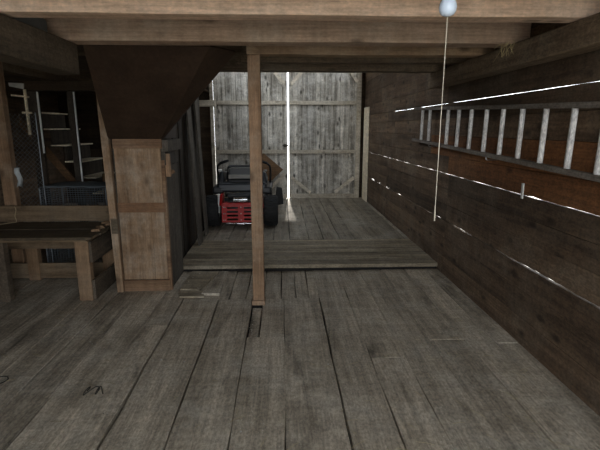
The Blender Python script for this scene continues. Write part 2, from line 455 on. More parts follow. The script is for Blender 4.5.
# ------------------------------------------------------------------ ceiling : loft boards over joists, high roof over the rear bay
bm = BM()
y = 1.5; k = 0
while y < 5.15:
    w = rng.uniform(.18, .26)
    plank(bm, 'X', -4.75, 1.9, y, min(y+w, 5.18), 2.385, 2.41, .6, .0005, k, 'XYZ'); y += w; k += 1
box(bm, -4.75, 1.95, 1.5, 5.18, 2.411, 2.43)
box(bm, -4.75, -1.20, 5.18, 7.2, 2.36, 2.43); box(bm, -4.75, -1.52, 7.2, 10.1, 2.36, 2.43)
struct(obj('ceiling', bm, 'beamdark'), 'loft boards over the ceiling beams')
bm = BM(); box(bm, -1.62, 1.95, 5.0, 10.1, 4.05, 4.12); box(bm, -1.62, 1.95, 5.1, 5.18, 2.43, 4.05); box(bm, -4.78, 1.95, YF-.1, 1.56, 4.05, 4.12); box(bm, -4.75, 1.95, 1.5, 1.56, 2.43, 4.05)
struct(obj('ceiling_upper', bm, 'beamdark'))

def beam(name, y0, y1, z0, z1, x0, x1, mat, label, cat='beam', seed=0):
    bm = BM(); plank(bm, 'X', x0, x1, z0, z1, y0, y1, .35, .006, seed, 'XZY')
    return tag(obj(name, bm, mat, bevel=.006), label, cat, 'ceiling beams across the barn')
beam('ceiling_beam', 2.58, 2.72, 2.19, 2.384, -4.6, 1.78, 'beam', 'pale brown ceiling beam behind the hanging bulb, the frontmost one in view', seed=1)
beam('ceiling_beam', 3.36, 3.53, 2.19, 2.384, -1.62, 1.78, 'beamsecond', 'second ceiling beam from the front, just above the hopper top', seed=2)
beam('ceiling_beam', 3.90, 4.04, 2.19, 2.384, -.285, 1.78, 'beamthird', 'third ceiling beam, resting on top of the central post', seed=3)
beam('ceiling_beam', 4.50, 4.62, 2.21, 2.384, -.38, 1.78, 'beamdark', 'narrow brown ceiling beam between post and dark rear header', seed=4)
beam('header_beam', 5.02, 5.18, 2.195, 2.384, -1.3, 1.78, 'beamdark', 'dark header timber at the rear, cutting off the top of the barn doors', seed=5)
beam('ceiling_beam', 1.925, 1.985, 2.24, 2.384, -4.6, 1.78, 'beam', 'slim ceiling joist overhead that the light bulb hangs from', seed=6)

# long timber on the left under the joists
bm = BM(); plank(bm, 'Y', -1.9, 3.47, 1.975, 2.188, -1.62, -1.455, .3, .008, 4, 'YZX')
tag(obj('side_beam', bm, 'sidebeam', bevel=.008), 'thick dark timber at upper left running from the front to the hopper', 'beam')
# dull tin block lying on it
bm = BM(); box(bm, -1.72, -1.515, 2.80, 3.20, 2.19, 2.29)
tag(obj('tin_box', bm, 'sheet', bevel=.02), 'dusty blue-grey metal box tucked between beams at upper left', 'box')
# stall beam in left room
bm = BM(); plank(bm, 'X', -4.6, -1.35, 2.03, 2.14, 5.62, 5.74, .3, .006, 9, 'XZY')
tag(obj('stall_beam', bm, 'wallx', bevel=.006), 'dark reddish crossbeam in the left room above the staircase', 'beam')
bm = BM(); plank(bm, 'Y', 3.6, 9.9, 2.2, 2.36, -3.1, -2.95, .5, .006, 9, 'YZX')
tag(obj('stall_beam', bm, 'beamy', bevel=.006), 'dark beam running back under the left room ceiling', 'beam')

# ------------------------------------------------------------------ central post
post = thing('wooden_post', 'square pale wooden post standing in the middle under the third ceiling beam', 'post', (-.228, 3.97, 0))
bm = BM()
rings = []
for i in range(15):
    z = .045 + (2.19-.045)*i/14
    w = .052 + .002*noise.noise(Vector((z*3, 0, 0)))
    dx = .004*noise.noise(Vector((z*1.2, 5, 0)))
    rings.append([bm.verts.new((sx*w+dx, sy*.052, z)) for sx, sy in ((-1, -1), (1, -1), (1, 1), (-1, 1))])
for A, B in zip(rings, rings[1:]):
    for k in range(4): bm.faces.new((A[k], A[(k+1) % 4], B[(k+1) % 4], B[k]))
bm.faces.new(list(reversed(rings[0]))); bm.faces.new(rings[-1])
obj('shaft', bm, 'post', post, bevel=.006)
bm = BM(); box(bm, -.062, .058, -.062, .06, 0, .045); obj('foot_block', bm, 'post', post, bevel=.006)

# ------------------------------------------------------------------ grain chute and hopper
ch = thing('grain_chute', 'brown hopper funnel above a boxed wooden grain chute standing left of the post', 'grain chute', (-1.38, 4.34, 0))
def loc(p): return (p[0]+1.38, p[1]-4.34, p[2])
CX0, CX1 = -1.60, -1.13
bm = BM()
top = [(-1.445, 3.54, 2.188), (-.53, 3.56, 2.188), (-.36, 3.80, 2.188), (-1.12, 4.96, 2.188), (-1.60, 4.96, 2.188)]
bot = [(CX0-.015, 4.32, 1.50), (CX1, 4.32, 1.50), (CX1+.012, 4.37, 1.50), (CX1, 4.94, 1.50), (CX0-.015, 4.94, 1.50)]
tv = [bm.verts.new(loc(p)) for p in top]; bv = [bm.verts.new(loc(p)) for p in bot]
for k in range(5): bm.faces.new((bv[k], bv[(k+1) % 5], tv[(k+1) % 5], tv[k]))
ho = obj('hopper', bm, 'hopper', ch)
s = ho.modifiers.new('board', 'SOLIDIFY'); s.thickness = .018; s.offset = 1
bm = BM()
xs = [CX0+.02, CX0+.185, CX0+.33, CX1-.02]
for a, b in zip(xs, xs[1:]):
    plank(bm, 'Z', .12, 1.48, a+1.38, b+1.38, .0, .02, .3, .002, a, 'ZXY')
obj('front_panel', bm, 'chute', ch, bevel=.002, seg=1)
for (z0, z1, dy, nm) in ((0, .115, -.012, 'bottom_rail'), (.80, .895, -.004, 'middle_rail'), (1.41, 1.50, -.012, 'top_rail')):
    bm = BM(); plank(bm, 'X', CX0+.015+1.38, CX1+1.38, z0, z1, dy, dy+.022 if nm != 'middle_rail' else .0, .2, .003, z0, 'XZY')
    obj(nm, bm, 'chutemid' if nm == 'middle_rail' else 'chutex', ch, bevel=.004)
bm = BM(); hexa(bm, [loc(p) for p in ((-1.65, 4.30, 0), (-1.585, 4.30, 0), (-1.585, 4.37, 0), (-1.65, 4.37, 0), (-1.685, 4.30, 2.0), (-1.615, 4.30, 2.0), (-1.615, 4.37, 2.0), (-1.685, 4.37, 2.0))])
obj('corner_post', bm, 'chute', ch, bevel=.006)
bm = BM(); box(bm, CX0-.052+1.38+.002, CX0+.013+1.38, -.045, -.038, .60, .75); obj('iron_strap', bm, 'benchtop', ch, bevel=.002)
bm = BM(); plank(bm, 'Z', 0, 1.30, .012, .06, CX1+1.38-.02, CX1+1.38+.012, .3, .002, 1, 'ZYX'); obj('corner_batten', bm, 'chutex', ch, bevel=.004)
bm = BM()
ys = [.065, .25, .42, .60]
for a, b in zip(ys, ys[1:]):
    plank(bm, 'Z', 0, 1.24, a, b-.003, CX1+1.38-.025, CX1+1.38, .3, .003, a, 'ZYX')
obj('side_panel', bm, 'chuteside', ch, bevel=.003, seg=1)
bm = BM(); box(bm, CX1+1.38-.02, CX1+1.38+.05, .02, .60, 1.38, 1.49); box(bm, CX1+1.38-.02, CX1+1.38+.02, .02, .55, 1.25, 1.38)
obj('slide_gate', bm, 'chuteside', ch, bevel=.006)
bm = BM(); bar(bm, (CX1+1.38+.03, .06, 1.36), (CX1+1.38+.035, .05, 1.14), .05, .035, (0, 1, 0)); bar(bm, (CX1+1.38+.03, .05, 1.17), (CX1+1.38+.075, .10, 1.19), .04, .035)
obj('gate_handle', bm, 'post', ch, bevel=.008)
bm = BM(); box(bm, CX0+1.38-.0, CX0+1.38+.02, .025, .60, 0, 1.48); box(bm, CX0+1.38+.02, CX1+1.38-.026, .58, .60, 0, 1.48)
obj('rear_boards', bm, 'chuteside', ch)

# ------------------------------------------------------------------ bench
be = thing('wooden_bench', 'low rough wooden bench with slatted open sides at the left by the chute', 'bench', (-2.3, 4.4, 0))
def lb(x, y): return x+2.3, y-4.4
bm = BM()
yy = [4.05, 4.24, 4.42, 4.58, 4.79]
for i, (a, b) in enumerate(zip(yy, yy[1:])):
    x1 = -1.76 + rng.uniform(-.03, .03) - .02*i*0
    plank(bm, 'X', -3.1+2.3, x1+2.3, a-4.4+.003, b-4.4-.003, .600, .622+rng.uniform(-.002, .004), .3, .008, i, 'XYZ')
obj('top', bm, 'benchtop', be, bevel=.003)
bm = BM(); plank(bm, 'X', -3.1+2.3, -1.80+2.3, .580, .598, -.34, -.17, .3, .003, 8, 'XZY'); obj('apron', bm, 'bench', be, bevel=.003)
for (x0, x1, y0, y1, mt) in ((-1.925, -1.80, 4.09, 4.17, 'benchz'), (-2.70, -2.565, 4.09, 4.17, 'benchy'), (-2.72, -2.60, 4.70, 4.78, 'benchz'), (-1.93, -1.80, 4.70, 4.78, 'benchz')):
    bm = BM(); box(bm, x0+2.3, x1+2.3, y0-4.4, y1-4.4, 0, .58 if y0 < 4.2 else .598); obj('leg', bm, mt, be, bevel=.006)
bm = BM(); plank(bm, 'X', -3.1+2.3, -1.85+2.3, .36, .46, .265, .298, .3, .004, 3, 'XZY'); obj('stretcher', bm, 'bench', be, bevel=.004)
bm = BM(); plank(bm, 'X', -3.1+2.3, -1.93+2.3, .02, .19, .315, .345, .3, .004, 4, 'XZY'); obj('stretcher', bm, 'bench', be, bevel=.004)
bm = BM(); plank(bm, 'Y', -.30, .38, .37, .575, -1.799+2.3, -1.772+2.3, .2, .004, 5, 'YZX'); obj('side_board', bm, 'benchy', be, bevel=.004)
bm = BM(); plank(bm, 'Y', -.30, .38, .01, .20, -1.799+2.3, -1.772+2.3, .2, .004, 6, 'YZX'); obj('side_board', bm, 'benchy', be, bevel=.004)
bm = BM(); plank(bm, 'X', -3.1+2.3, -1.80+2.3, .632, .80, .36, .388, .3, .005, 7, 'XZY'); obj('back_board', bm, 'bench', be, bevel=.004)
for k, (px, py, a) in enumerate(((-1.80, 4.30, .3), (-1.82, 4.45, -.5), (-1.78, 4.58, .8), (-1.84, 4.66, .1))):
    bm = BM(); mt = Matrix.Translation((px, py, .627)) @ Matrix.Rotation(a, 4, 'Z')
    hexa(bm, [mt @ Vector(p) for p in ((-.045, -.02, 0), (.04, -.028, 0), (.05, .02, 0), (-.04, .025, 0), (-.04, -.012, .022), (.03, -.018, .03), (.035, .012, .026), (-.03, .016, .018))])
    tag(obj('wood_offcut', bm, 'benchz', bevel=.004, seg=1), 'small grey scrap of wood lying on the right end of the bench', 'wood scrap', 'scraps on the bench')

# ------------------------------------------------------------------ left room : posts, staircase, netting, cage
def post_obj(label, x0, x1, y0, y1, z1, mat='post', name='stall_post', z0=0):
    bm = BM(); box(bm, x0, x1, y0, y1, z0, z1)
    return tag(obj(name, bm, mat, bevel=.006), label, 'post', 'posts in the left room')
post_obj('upright brown post behind the bench at the far left edge', -2.955, -2.83, 4.84, 4.93, 2.384, 'post')
dpost = post_obj('slim dark post left of the staircase, its lit right edge a white strip', -3.02, -2.90, 5.66, 5.72, 2.028, 'partition')
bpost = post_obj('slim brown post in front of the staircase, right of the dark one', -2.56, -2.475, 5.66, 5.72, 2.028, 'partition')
bm = BM(); box(bm, -2.90, -2.886, 5.645, 5.665, 1.30, 2.02); obj('lit_edge_strip', bm, 'white', dpost)  # white strips stand in for light on both posts' edges
bm = BM(); box(bm, -2.476, -2.464, 5.645, 5.665, .9, 2.02); obj('lit_edge_strip', bm, 'white', bpost)

st = thing('staircase', 'steep wooden staircase in the dark room behind the bench', 'staircase', (-3.0, 6.5, 0))
P0 = Vector((-.40, 0, 1.80)); rise, run = .215, .17
for k in range(9):
    x0 = -.40 + k*run*.95; z = 1.80 - k*rise
    if z < .05: break
    bm = BM(); box(bm, x0, x0+run+.06, -.30, .5, z-.008, z+.008); obj('tread', bm, 'pale', st, bevel=.003)  # pale colour stands in for light catching the tread edges
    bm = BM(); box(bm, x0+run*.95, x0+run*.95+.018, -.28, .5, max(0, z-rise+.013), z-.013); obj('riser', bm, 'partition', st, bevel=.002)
n = 8
A = Vector((-.46, -.26, 1.62)); B = A + Vector((run*.95*7.4, 0, -rise*7.4))
bm = BM(); bar(bm, A, B, .03, .16, (0, 1, 0)); 
bm.free()
bm = BM()
d = (B-A).normalized(); nrm = Vector((-d.z, 0, d.x))
hexa(bm, [A-Vector((0, .015, 0)), B-Vector((0, .015, 0)), B+Vector((0, .015, 0)), A+Vector((0, .015, 0)),
          A-Vector((0, .015, -.16)), B-Vector((0, .015, -.16)), B+Vector((0, .015, .16)), A+Vector((0, .015, .16))])
obj('stringer', bm, 'ply', st, bevel=.003)

# battens beside the far post, pale colour standing in for lit edges
cf = thing('batten_cross', 'crossed battens, coloured pale as lit edges, hanging from the crossbeam in the dark at far left', 'battens', (-3.01, 5.59, 1.5))
bm = BM(); box(bm, -.014, .014, .01, .03, .02, .54); obj('upright', bm, 'pale', cf)
bm = BM(); box(bm, -.05, .06, -.006, .009, .265, .285); obj('crosspiece', bm, 'pale', cf)
bm = BM(); bar(bm, (-.15, 0, .475), (.05, 0, .455), .016, .02); obj('crosspiece', bm, 'pale', cf)
bm = BM(); hexa(bm, [(-3.17, 5.585, 2.075), (-3.02, 5.585, 2.045), (-3.02, 5.619, 2.045), (-3.17, 5.619, 2.075), (-3.175, 5.585, 2.115), (-3.01, 5.585, 2.11), (-3.01, 5.619, 2.11), (-3.175, 5.619, 2.115)])
tag(obj('daylight_patch', bm, 'white', bevel=.004), 'white patch of daylight, built as a short board on the crossbeam beside the far left post', 'board')  # white piece standing in for sky seen through a hole

def netting(bm, x0, x1, y, z0, z1, s, r):
    w = x1-x0; h = z1-z0
    t = -h
    while t < w:
        for sgn in (1, -1):
            pts = []
            for k in range(2):
                u = max(0, t) if k == 0 else min(w, t+h)
                v = u-t
                pts.append((x0+u, y, z0+v if sgn > 0 else z1-v))
            if abs(pts[0][0]-pts[1][0]) > .01: tube(bm, pts, r, 3, False)
        t += s
bm = BM(); netting(bm, -3.02, -2.62, 5.03, .68, 1.75, .05, .0016)
for xx in (-3.02, -2.62): tube(bm, [(xx, 5.03, 0), (xx, 5.03, 1.76)], .006, 6)
tag(obj('wire_netting', bm, 'galv'), 'panel of diamond wire netting standing behind the bench at far left', 'wire netting')

cg = thing('wire_cage', 'grey wire mesh cage with flat top behind the bench', 'cage', (-2.33, 5.32, 0))
bm = BM()
W, D, Hc = .36, .26, .95
def grid_panel(bm, o, u, v, nu, nv, r=.0022):
    o, u, v = Vector(o), Vector(u), Vector(v)
    for i in range(nu+1): tube(bm, [o+u*i/nu, o+u*i/nu+v], r, 3, False)
    for j in range(nv+1): tube(bm, [o+v*j/nv, o+v*j/nv+u], r, 3, False)
grid_panel(bm, (-W, -D, 0), (2*W, 0, 0), (0, 0, Hc), 24, 38)
obj('front_mesh', bm, 'galv', cg)
bm = BM(); grid_panel(bm, (-W, D, 0), (2*W, 0, 0), (0, 0, Hc), 24, 38); obj('rear_mesh', bm, 'galv', cg)
for sx in (-1, 1):
    bm = BM(); grid_panel(bm, (sx*W, -D, 0), (0, 2*D, 0), (0, 0, Hc), 16, 38); obj('side_mesh', bm, 'galv', cg)
bm = BM()
N = 14
g = [[bm.verts.new((-W+2*W*i/N, -D+2*D*j/6, Hc+.012+.012*noise.noise(Vector((i*.6, j*.7, 2))))) for j in range(7)] for i in range(N+1)]
for i in range(N):
    for j in range(6): bm.faces.new((g[i][j], g[i+1][j], g[i+1][j+1], g[i][j+1]))
lid = obj('lid', bm, 'sheet', cg, smooth=True); lid.modifiers.new('t', 'SOLIDIFY').thickness = .006
for sx in (-1, 1):
    for sy in (-1, 1):
        bm = BM(); tube(bm, [(sx*W, sy*D, 0), (sx*W, sy*D, Hc)], .007, 6); obj('corner_rod', bm, 'galv', cg)
# rag on the post
bm = BM()
g = [[bm.verts.new((-2.826+.05*i/4+.008*math.sin(j*1.1), 4.885+.03*math.sin(i*1.7+j*.6), 1.02+.17*j/6-.02*abs(i-2)*(j < 1))) for j in range(7)] for i in range(5)]
for i in range(4):
    for j in range(6): bm.faces.new((g[i][j], g[i+1][j], g[i+1][j+1], g[i][j+1]))
o = tag(obj('rag', bm, 'rag', smooth=True), 'small pale rag hung on the far left post behind the bench', 'rag'); o.modifiers.new('t', 'SOLIDIFY').thickness = .006
# twine hung over the back board
bm = BM(); tube(bm, [(-2.80+.01*math.sin(k*.9), 4.752, .80-.165*k/8) if k < 8 else (-2.80-.05*(k-8), 4.745-.03*(k-8), .628+.004*math.sin(k)) for k in range(14)], .004, 6)
tag(obj('twine', bm, 'twinepale', smooth=True), 'pale twine hanging over the bench back board at far left', 'twine')
# split logs beside staircase
for k, (x, y, r_, h) in enumerate(((-2.28, 5.98, .07, 1.02), (-2.10, 5.98, .085, 1.07))):
    bm = BM(); lathe(bm, [(0, 0), (r_, 0), (r_*1.02, h*.5), (r_*.98, h), (0, h)], 14, Matrix.Translation((x, y, 0)))
    tag(obj('wooden_stake', bm, 'ply'), ('thick' if k else 'thin') + 'er round wooden stake standing in the dark behind the wire cage', 'stake', 'stakes behind the cage')

# ------------------------------------------------------------------ boards leaning on the partition
def leaning(x, y, w, h, t, tilt, mat, label, cat='board', top=0):
    bm = BM()
    plank(bm, 'Z', 0, h, -w/2, w/2, 0, t, .3, .006, y, 'ZYX')
    o = obj('leaning_board', bm, mat, bevel=.003)
    o.location = (x, y, .0 if y < 4.9 else ZP); o.rotation_euler = (0, -tilt, 0)
    return tag(o, label, cat, 'boards against the partition')
leaning(-1.12, 5.95, .26, 1.80, .022, .045, 'chuteside', 'wide grey board leaning on the partition nearest the chute')
leaning(-1.13, 6.5, .20, 1.95, .022, .04, 'chuteside', 'narrow grey board leaning on the partition, nearer the mower')
bm = BM(); bar(bm, (-1.62, 8.5, 2.03), (-1.20, 8.5, 2.04), .09, .11); 
stub_bm = bm
bm = BM(); box(bm, -1.71, -1.622, 8.43, 8.57, 0, 2.36); sp_ = tag(obj('stud_post', bm, 'partition', bevel=.006), 'dark upright with a pale timber end sticking out, left of the doors', 'post'); obj('timber_stub', stub_bm, 'doorx', sp_, bevel=.008)

# ------------------------------------------------------------------ barn doors
ZT = 3.3
def leaf(name, x0, x1, label, braces):
    d = empty_struct(name); d['label'] = label
    bm = BM(); x = x0
    k = 0
    while x < x1-.01:
        w = min(rng.uniform(.085, .13), x1-x)
        if x1-(x+w) < .05: w = x1-x
        plank(bm, 'Z', ZP+.01, ZT, x+.002, x+w-.003, YD+rng.uniform(-.004, .004), YD+.028, .4, .001, k, 'ZXY')
        box(bm, x+w-.02, x+w+.02 if x+w < x1-.02 else x+w-.002, YD+.0285, YD+.04, ZP+.01, ZT)
        x += w; k += 1
    obj('plank_panel', bm, 'door', d, bevel=.002, seg=1)
    for z0, z1 in ((ZP+.001, .17), (1.055, 1.135), (2.085, 2.165), (3.15, 3.25)):
        bm = BM(); plank(bm, 'X', x0+.02, x1-.07 if name == 'door_2' else x1-.02, z0, z1, YD-.042, YD-.005, .3, .004, z0, 'XZY'); obj('rail', bm, 'doorx', d, bevel=.004)
    for a, b in braces:
        bm = BM(); bar(bm, a, b, .03, .085, (0, 1, 0))
        bm.free(); bm = BM()
        a, b = Vector(a), Vector(b); dd = (b-a).normalized(); nn = Vector((-dd.z, 0, dd.x))*.036; yv = Vector((0, .022, 0))
        hexa(bm, [a-nn-yv, b-nn-yv, b-nn+yv, a-nn+yv, a+nn-yv, b+nn-yv, b+nn+yv, a+nn+yv]); obj('brace', bm, 'bracew', d, bevel=.003)
    return d
YB = YD-.045
left_leaf = leaf('door_1', -1.45, .118, 'left plank barn door leaf behind the mower',
     [((-.36, YB, .20), (.05, YB, .62)), ((-.15, YB, 2.74), (.06, YB, 2.5)), ((-1.35, YB, .62), (-.95, YB, .2))])
leaf('door_2', .147, 1.67, 'right plank barn door leaf, lit brightest',
     [((.20, YB, .53), (.62, YB, .20)), ((1.58, YB, .53), (1.16, YB, .20)), ((.42, YB, 2.74), (.20, YB, 2.5)), ((1.46, YB, 2.78), (1.60, YB, 2.55))])
bm = BM(); box(bm, 1.60, 1.70, YD-.05, YD-.006, ZP, ZT); tag(obj('door_stile', bm, 'doorx', bevel=.004), 'upright timber closing the right edge of the barn door', 'timber')
bm = BM(); box(bm, -1.52, -1.4525, YD-.05, YD+.02, ZP, ZT); tag(obj('door_jamb', bm, 'doorx', bevel=.004), 'upright door jamb at the left edge of the barn doors', 'timber')
bm = BM(); box(bm, 1.760, 1.782, 9.36, 9.86, ZP, 2.02)
tag(obj('pale_board', bm, 'pale', bevel=.002, seg=1), 'bright unweathered upright board on the right wall next to the barn doors', 'board')
# wooden turn latch on the door edge
bm = BM(); box(bm, .03, .10, YD-.06, YD-.006, 1.2, 1.26); box(bm, .01, .14, YD-.075, YD-.061, 1.215, 1.245)
obj('turn_latch', bm, 'chuteside', left_leaf, bevel=.004)
# plywood sheet by the mower
bm = BM()
hexa(bm, [(-.42, 9.72, .42), (-.20, 9.72, ZP+.28), (-.20, 9.735, ZP+.28), (-.42, 9.735, .42),
          (-.46, 9.83, 1.02), (.02, 9.83, .68), (.02, 9.845, .68), (-.46, 9.845, 1.02)])
bm.free()
bm = BM(); pts = [(-.62, ZP), (-.46, ZP), (-.40, .34), (.02, .72), (-.40, 1.07), (-.62, .85)]
fr = [bm.verts.new((x, 9.64+.16*z, z)) for x, z in pts]; bk = [bm.verts.new((x, 9.655+.16*z, z)) for x, z in pts]
bm.faces.new(fr); bm.faces.new(list(reversed(bk)))
for k in range(6): bm.faces.new((fr[k], bk[k], bk[(k+1) % 6], fr[(k+1) % 6]))
tag(obj('plywood_sheet', bm, 'ply', bevel=.002, seg=1), 'cut brown plywood sheet leaning on the left barn door behind the mower', 'plywood')
bm = BM(); box(bm, .3, .75, 9.3, 9.36, ZP, ZP+.001)
bm.free()

# ------------------------------------------------------------------ ladder on the right wall
la = thing('wall_ladder', 'long wooden ladder with pale rungs hung sideways on the right wall', 'ladder', (1.72, 4.0, 1.38))
la.rotation_euler = (.034, 0, 0)
for z, h, dx in ((.395, .034, 0), (.008, .036, -.004)):
    bm = BM(); plank(bm, 'Y', 1.95-4.0, 5.95-4.0, z-h/2, z+h/2, -.018+dx, .02+dx, .3, .005, z, 'YZX')
    obj('rail', bm, 'ladderrail', la, bevel=.006)
for yv in (5.61, 5.33, 4.74, 4.45, 4.15, 3.84, 3.55, 3.26, 2.965, 2.67, 2.40, 2.12):
    bm = BM()
    prof = []
    n = 10
    rings = []
    for i in range(9):
        z = .02 + .36*i/8
        wob = 1 + .05*noise.noise(Vector((yv*3, z*8, 0)))
        rr = .022*wob
        rings.append([bm.verts.new((rr*.8*math.cos(2*PI*k/n), rr*math.sin(2*PI*k/n)+yv-4.0, z)) for k in range(n)])
    for A_, B_ in zip(rings, rings[1:]):
        for k in range(n): bm.faces.new((A_[k], A_[(k+1) % n], B_[(k+1) % n], B_[k]))
    bm.faces.new(list(reversed(rings[0]))); bm.faces.new(rings[-1])
    obj('rung', bm, 'rung', la, smooth=True)
for yv in (2.3, 3.7, 5.2):
    bm = BM(); tube(bm, [(XR+.004, yv, 1.352+.034*(yv-4)), (1.70, yv, 1.350+.034*(yv-4)), (1.688, yv, 1.356+.034*(yv-4)), (1.688, yv, 1.375+.034*(yv-4))], .004, 6)
    tag(obj('ladder_nail', bm, 'steel', smooth=True), 'bent iron nail in the wall holding up the ladder rail', 'nail', 'nails under the ladder')
bm = BM(); box(bm, XR-.010, XR-.002, 3.245, 3.275, 1.085, 1.20)
tag(obj('metal_strap', bm, 'tin', bevel=.002), 'small pale metal strap on the wall at the middle daylight crack', 'strap')

# ------------------------------------------------------------------ bulb and pull string
bl = thing('light_bulb', 'bluish frosted light bulb hanging at the top with its long pull string', 'light bulb', (.678, 1.95, 2.045))
bm = BM(); lathe(bm, [(0, 0), (.013, .001), (.025, .006), (.033, .019), (.0355, .034), (.033, .049), (.025, .065), (.017, .078), (.0145, .09)], 28); obj('glass_bulb', bm, 'bulb', bl, smooth=True)
bm = BM(); lathe(bm, [(0, .088), (.015, .088), (.017, .095), (.02, .10), (.021, .15), (.016, .165), (0, .165)], 20); obj('socket', bm, 'brass', bl, smooth=True)
bm = BM(); tube(bm, [(0, 0, .165), (0, -.02, .25), (0, -.10, .30), (0, -.22, .26), (0, -.26, .22)], .004, 6); obj('supply_wire', bm, 'black', bl, smooth=True)
bm = BM(); tube(bm, [(0, .021, .13), (.006, .038, .10), (.014, .0385, .0)] + [(.014, .0385, -.06-.80*k/20+.0) for k in range(21)], .0019, 5); obj('pull_string', bm, 'cord', bl, smooth=True)
bm = BM(); tube(bm, [(.014, .0385, -.86), (.014, .0385, -.79)], [.0035, .0025], 6); obj('string_tassel', bm, 'cord', bl, smooth=True)

# straw tuft caught on the plate
bm = BM()
for k in range(20):
    a = Vector((1.60+rng.uniform(-.02, .03), 3.33+rng.uniform(-.07, .07), 2.19+rng.uniform(-.01, .012)))
    b = a + Vector((rng.uniform(-.07, .02), rng.uniform(-.09, .09), rng.uniform(-.13, .0)))
    c = (a+b)/2 + Vector((rng.uniform(-.02, .02), rng.uniform(-.02, .02), .015))
    tube(bm, [a, c, b], .0016, 3, False)
tag(obj('straw_tuft', bm, 'straw'), 'tuft of straw caught between ceiling beam and wall timber', 'straw')

# ------------------------------------------------------------------ loose boards and small litter on the floor
def loose(pts, z0, z1, label, mat):
    bm = BM(); hexa(bm, [(x, y, z0) for x, y in pts] + [(x, y, z1) for x, y in pts])
    tag(obj('loose_board', bm, mat, bevel=.004), label, 'board', 'loose boards by the chute')
loose([(-1.03, 4.30), (-.84, 4.28), (-.72, 4.86), (-1.02, 4.88)], .002, .03, 'short wide loose board on the floor beside the chute', 'floorx')
loose([(-.80, 4.17), (-.62, 4.16), (-.62, 4.86), (-.69, 4.87)], .004, .03, 'tapered loose board lying beside the wide one near the platform', 'floor')
loose([(-1.0, 4.12), (-.76, 4.10), (-.78, 4.25), (-1.02, 4.27)], .004, .022, 'small square loose board nearest the camera by the chute', 'floorx')
def twine(pts, label):
    bm = BM(); tube(bm, pts, .0032, 6); tag(obj('twine_scrap', bm, 'twine', smooth=True), label, 'twine', 'twine scraps on the floor')
twine([(-1.24+.02*math.cos(a*1.3)+a*.014, 2.56+.045*math.sin(a*1.9), .006+.003*(a % 2)) for a in [i*.35 for i in range(26)]], 'curled dark scrap of twine on the open floor in front of the chute')
twine([(-1.84+.05*math.cos(a), 2.70+.055*math.sin(a*1.05), .006) for a in [i*.4 for i in range(17)]], 'dark loop of twine on the floor at the far left edge')

bm = BM()
for k in range(240):
    x = rng.uniform(-2.0, 1.7); yv = rng.uniform(1.9, 4.8)
    if rng.random() < .45: x = rng.uniform(.2, 1.7)
    if -.32 < x < -.15 and 3.85 < yv: continue
    if x < -.6 and yv > 4.0: continue
    a = rng.uniform(0, PI); l = rng.uniform(.012, .05)
    dx, dy = math.cos(a)*l, math.sin(a)*l
    tube(bm, [(x-dx, yv-dy, .005), (x+dx*.1, yv+dy*.1, .008), (x+dx, yv+dy, .005)], .0009, 3, False)
tag(obj('straw_litter', bm, 'straw'), 'thin bits of straw scattered over the front floor', 'straw', None, 'stuff')
bm = BM()
for k in range(60):
    if k < 26: x, yv, z = rng.uniform(-.275, -.205), rng.uniform(3.3, 3.9), -.030
    elif k < 40: x, yv, z = rng.uniform(-1.05, -.65), rng.uniform(4.3, 4.85), .031
    else: x, yv, z = rng.uniform(-1.9, 1.2), rng.uniform(2.1, 4.0), .003
    r_ = rng.uniform(.003, .008)
    bmesh.ops.create_icosphere(bm, subdivisions=1, radius=r_, matrix=Matrix.Translation((x, yv, z+r_*.5)) @ Matrix.Diagonal((1, 1, .6, 1)))
tag(obj('crumbs', bm, 'crumb'), 'pale crumbs in the floor slot and on the boards', 'crumbs', None, 'stuff')

# ------------------------------------------------------------------ riding mower seen from behind
mw = thing('riding_mower', 'red and black zero-turn riding mower parked behind the central post', 'riding mower', (-.64, 7.08, ZP+.004))
def wheel(name, x, y, r, w, hubmat, lugs):
    rot = Matrix.Translation((x, y, r)) @ Matrix.Rotation(PI/2, 4, 'Y')
    bm = BM(); h = w/2
    lathe(bm, [(r*.52, -h*.8), (r*.62, -h*.98), (r*.86, -h), (r*.96, -h*.82), (r*.985, -h*.4), (r*.985, h*.4), (r*.96, h*.82), (r*.86, h), (r*.62, h*.98), (r*.52, h*.8), (r*.52, -h*.8)], 40, rot)
    t = obj(name, bm, 'rubber', mw, smooth=True)
    if lugs:
        bm = BM()
        for k in range(22):
            for j, sx in enumerate((-.62, 0, .62)):
                a = 2*PI*(k+.5*(j % 2))/22
                m = Matrix.Translation((x, y, r)) @ Matrix.Rotation(a, 4, 'X') @ Matrix.Translation((sx*h, 0, r*.985))
                box(bm, -h*.24, h*.24, -r*.085, r*.085, -.008, .009 if j == 1 else .004, m)
        obj('tread', bm, 'rubber', t, bevel=.002, seg=1)
    bm = BM(); s = 1
    lathe(bm, [(0, -h*.55), (r*.2, -h*.55), (r*.25, -h*.4), (r*.45, -h*.5), (r*.53, -h*.84), (r*.53, h*.84), (r*.45, h*.5), (r*.25, h*.4), (r*.2, h*.55), (0, h*.55)], 30, rot)
    obj('hub', bm, hubmat, t, smooth=True)
for sx in (-1, 1): wheel('tyre', sx*.455, 0, .245, .22, 'white', True)
for sx in (-1, 1):
    wheel('caster_wheel', sx*.42, 1.42, .12, .10, 'black', False)
    bm = BM(); tube(bm, [(sx*.42, 1.42, .26), (sx*.42, 1.36, .34), (sx*.36, 1.15, .34), (sx*.26, .9, .30)], .022, 8); bar(bm, (sx*.42-.065, 1.42, .12), (sx*.42-.065, 1.42, .26), .03, .012, (1, 0, 0)); bar(bm, (sx*.42+.065, 1.42, .12), (sx*.42+.065, 1.42, .26), .03, .012, (1, 0, 0)); box(bm, sx*.42-.075, sx*.42+.075, 1.40, 1.44, .255, .27)
    obj('caster_fork', bm, 'black', mw)
bm = BM()
